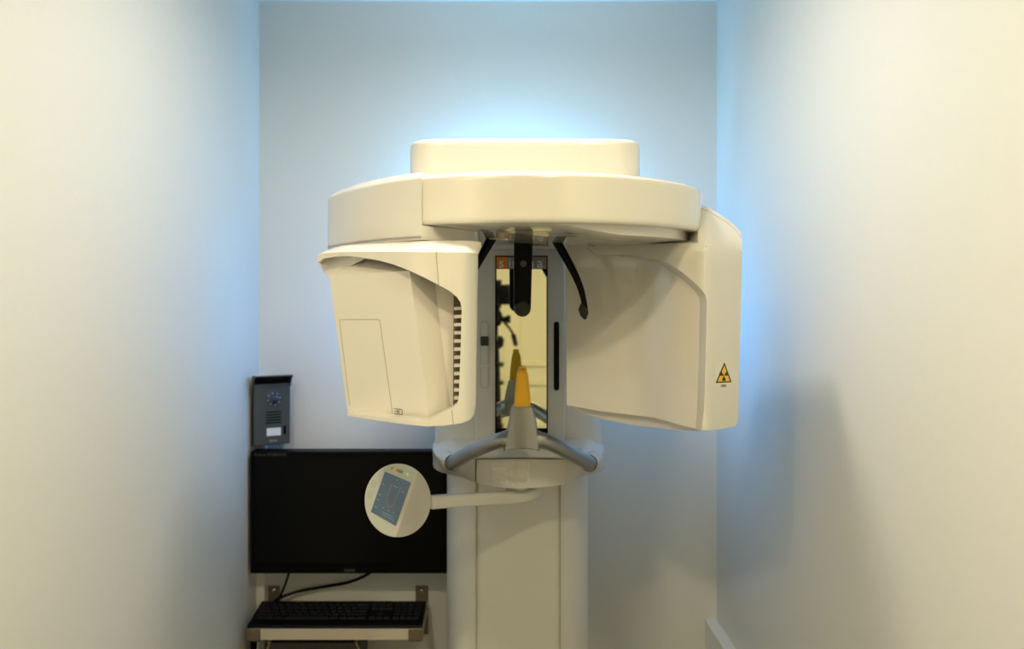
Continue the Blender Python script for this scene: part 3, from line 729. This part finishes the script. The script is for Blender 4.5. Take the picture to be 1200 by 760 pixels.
# dark box hanging under the shelf in a light wire holder
by = 2.0
bxo = thing('computer_box', 'dark computer box under the wall shelf, only its top edge showing', 'computer', (X(368, by), by+.06, .50))
box('computer_case', X(316, by), X(420, by), by, YB-.01, .50, Z(752.5, by), mat('case_black', (.035, .033, .028), .45), bxo, .003)
WIRE = mat('wire_brass', (.45, .38, .22), .4, metal=.5)
for xa, xb in ((311, 317), (423.5, 417.5)):
    bm = bmesh.new()
    add_tube(bm, [(X(xa, by), by-.004, .50), (X(xa, by), by-.004, Z(764, by)), (X(xb, by), by-.004, Z(751.5, by)), (X(xb, by), by+.10, Z(751.5, by))], .0016, 8)
    finish('wire_holder', bm, WIRE, bxo)
cv = bmesh.new(); add_tube(cv, smoothpath([(X(298, 2.05), 2.04, .38), (X(297.5, 2.05), 2.03, .60), (X(297.8, 2.03), 2.03, szb-.004)], 6), .0085, 12)
tag(finish('cable', cv, BLACK, origin=(X(298, 2.05), 2.04, .38)), 'thick black cable hanging down below the left bracket of the shelf', 'cable')
cv = bmesh.new(); add_tube(cv, smoothpath([P(339.5, 668, 2.10), P(336, 679, 2.12), P(332, 690, 2.135), P(327.5, 699, 2.14), P(321, 706, 2.14), P(319, 712, 2.142)], 6), .0032, 10)
tag(finish('cable', cv, BLACK, origin=P(330, 697, 2.13)), 'short black cable dropping steeply from the monitor to the left bracket', 'cable')
cv = bmesh.new(); add_tube(cv, smoothpath([P(438, 667, 2.10), P(428, 674, 2.11), P(408, 682, 2.13), P(380, 687, 2.14), P(352, 692, 2.138), P(334, 697.5, 2.13), P(322, 704, 2.125), P(317, 711, 2.128)], 6), .0040, 10)
tag(finish('cable', cv, BLACK, origin=P(370, 689, 2.14)), 'long black cable running slantwise from monitor centre to behind the keyboard', 'cable')

# ------------------------------------------------------------ the photographer's camera on a tripod (seen in the mirror)
pc = thing('photo_camera', 'black photo camera on the tripod, reflected in the machine mirror', 'camera', (0, -.15, EYE-.05))
bm = bmesh.new(); add_box(bm, -.068, .068, -.19, -.125, EYE-.045, EYE+.045); add_box(bm, -.03, .03, -.195, -.125, EYE+.045, EYE+.066); add_box(bm, -.068, -.03, -.135, -.105, EYE-.045, EYE+.035)
finish('camera_body', bm, BLACK, pc, bevel=.006)
bm = bmesh.new(); add_disc(bm, (0, -.126, EYE), (0, 1, 0), .035, .09, seg=36, prof=[(0, .036), (.03, .036), (.035, .033), (.07, .034), (.10, .036), (.108, .037), (.108, .031), (.095, .028)])
finish('lens', bm, BLACK, pc)
tr = thing('tripod', 'black tripod carrying the photo camera, reflected in the machine mirror', 'tripod', (0, -.16, 0))
bm = bmesh.new(); add_box(bm, -.028, .028, -.19, -.13, EYE-.06, EYE-.046); add_disc(bm, (0, -.16, EYE-.14), (0, 0, 1), .03, .08, prof=[(0, .022), (.01, .03), (.05, .034), (.07, .024), (.082, .02)])
add_disc(bm, (.03, -.16, EYE-.11), (1, 0, 0), .012, .03, prof=[(0, .012), (.02, .012), (.022, .018), (.04, .018)])
finish('tripod_head', bm, BLACK, tr, bevel=.002)
bm = bmesh.new(); add_tube(bm, [(0, -.16, .75), (0, -.16, EYE-.138)], .014, 16); add_disc(bm, (0, -.16, EYE-.24), (0, 0, 1), .035, .06, prof=[(0, .028), (.01, .038), (.04, .042), (.055, .03)])
finish('centre_column', bm, BLACK, tr)
for k in range(3):
    a = math.radians(90+120*k); d = Vector((math.cos(a), math.sin(a), 0))
    if k == 0: d = Vector((.04, 1, 0)).normalized()
    elif k == 1: d = Vector((-.9, -.45, 0)).normalized()
    else: d = Vector((.12, -1, 0)).normalized()
    hd = .42 if k else .5
    p0 = Vector((0, -.16, EYE-.21))+d*.035; p1 = Vector((0, -.16, .012))+d*hd
    bm = bmesh.new(); add_tube(bm, [p0, p0.lerp(p1, .45), p0.lerp(p1, .45), p1], [.015, .014, .011, .010], 14)
    lg = finish('leg', bm, BLACK, tr)
    bm = bmesh.new(); add_disc(bm, p1+Vector((0, 0, -.012)), (0, 0, 1), .014, .02, prof=[(0, .014), (.02, .012)])
    finish('foot', bm, BLACK, lg)
bm = bmesh.new(); add_tube(bm, smoothpath([(.02, -.19, EYE-.10), (.07, -.30, EYE-.16), (.09, -.38, EYE-.20)], 5), .006, 10); add_tube(bm, [(.088, -.37, EYE-.195), (.10, -.46, EYE-.24)], .012, 12)
finish('pan_handle', bm, BLACK, tr)
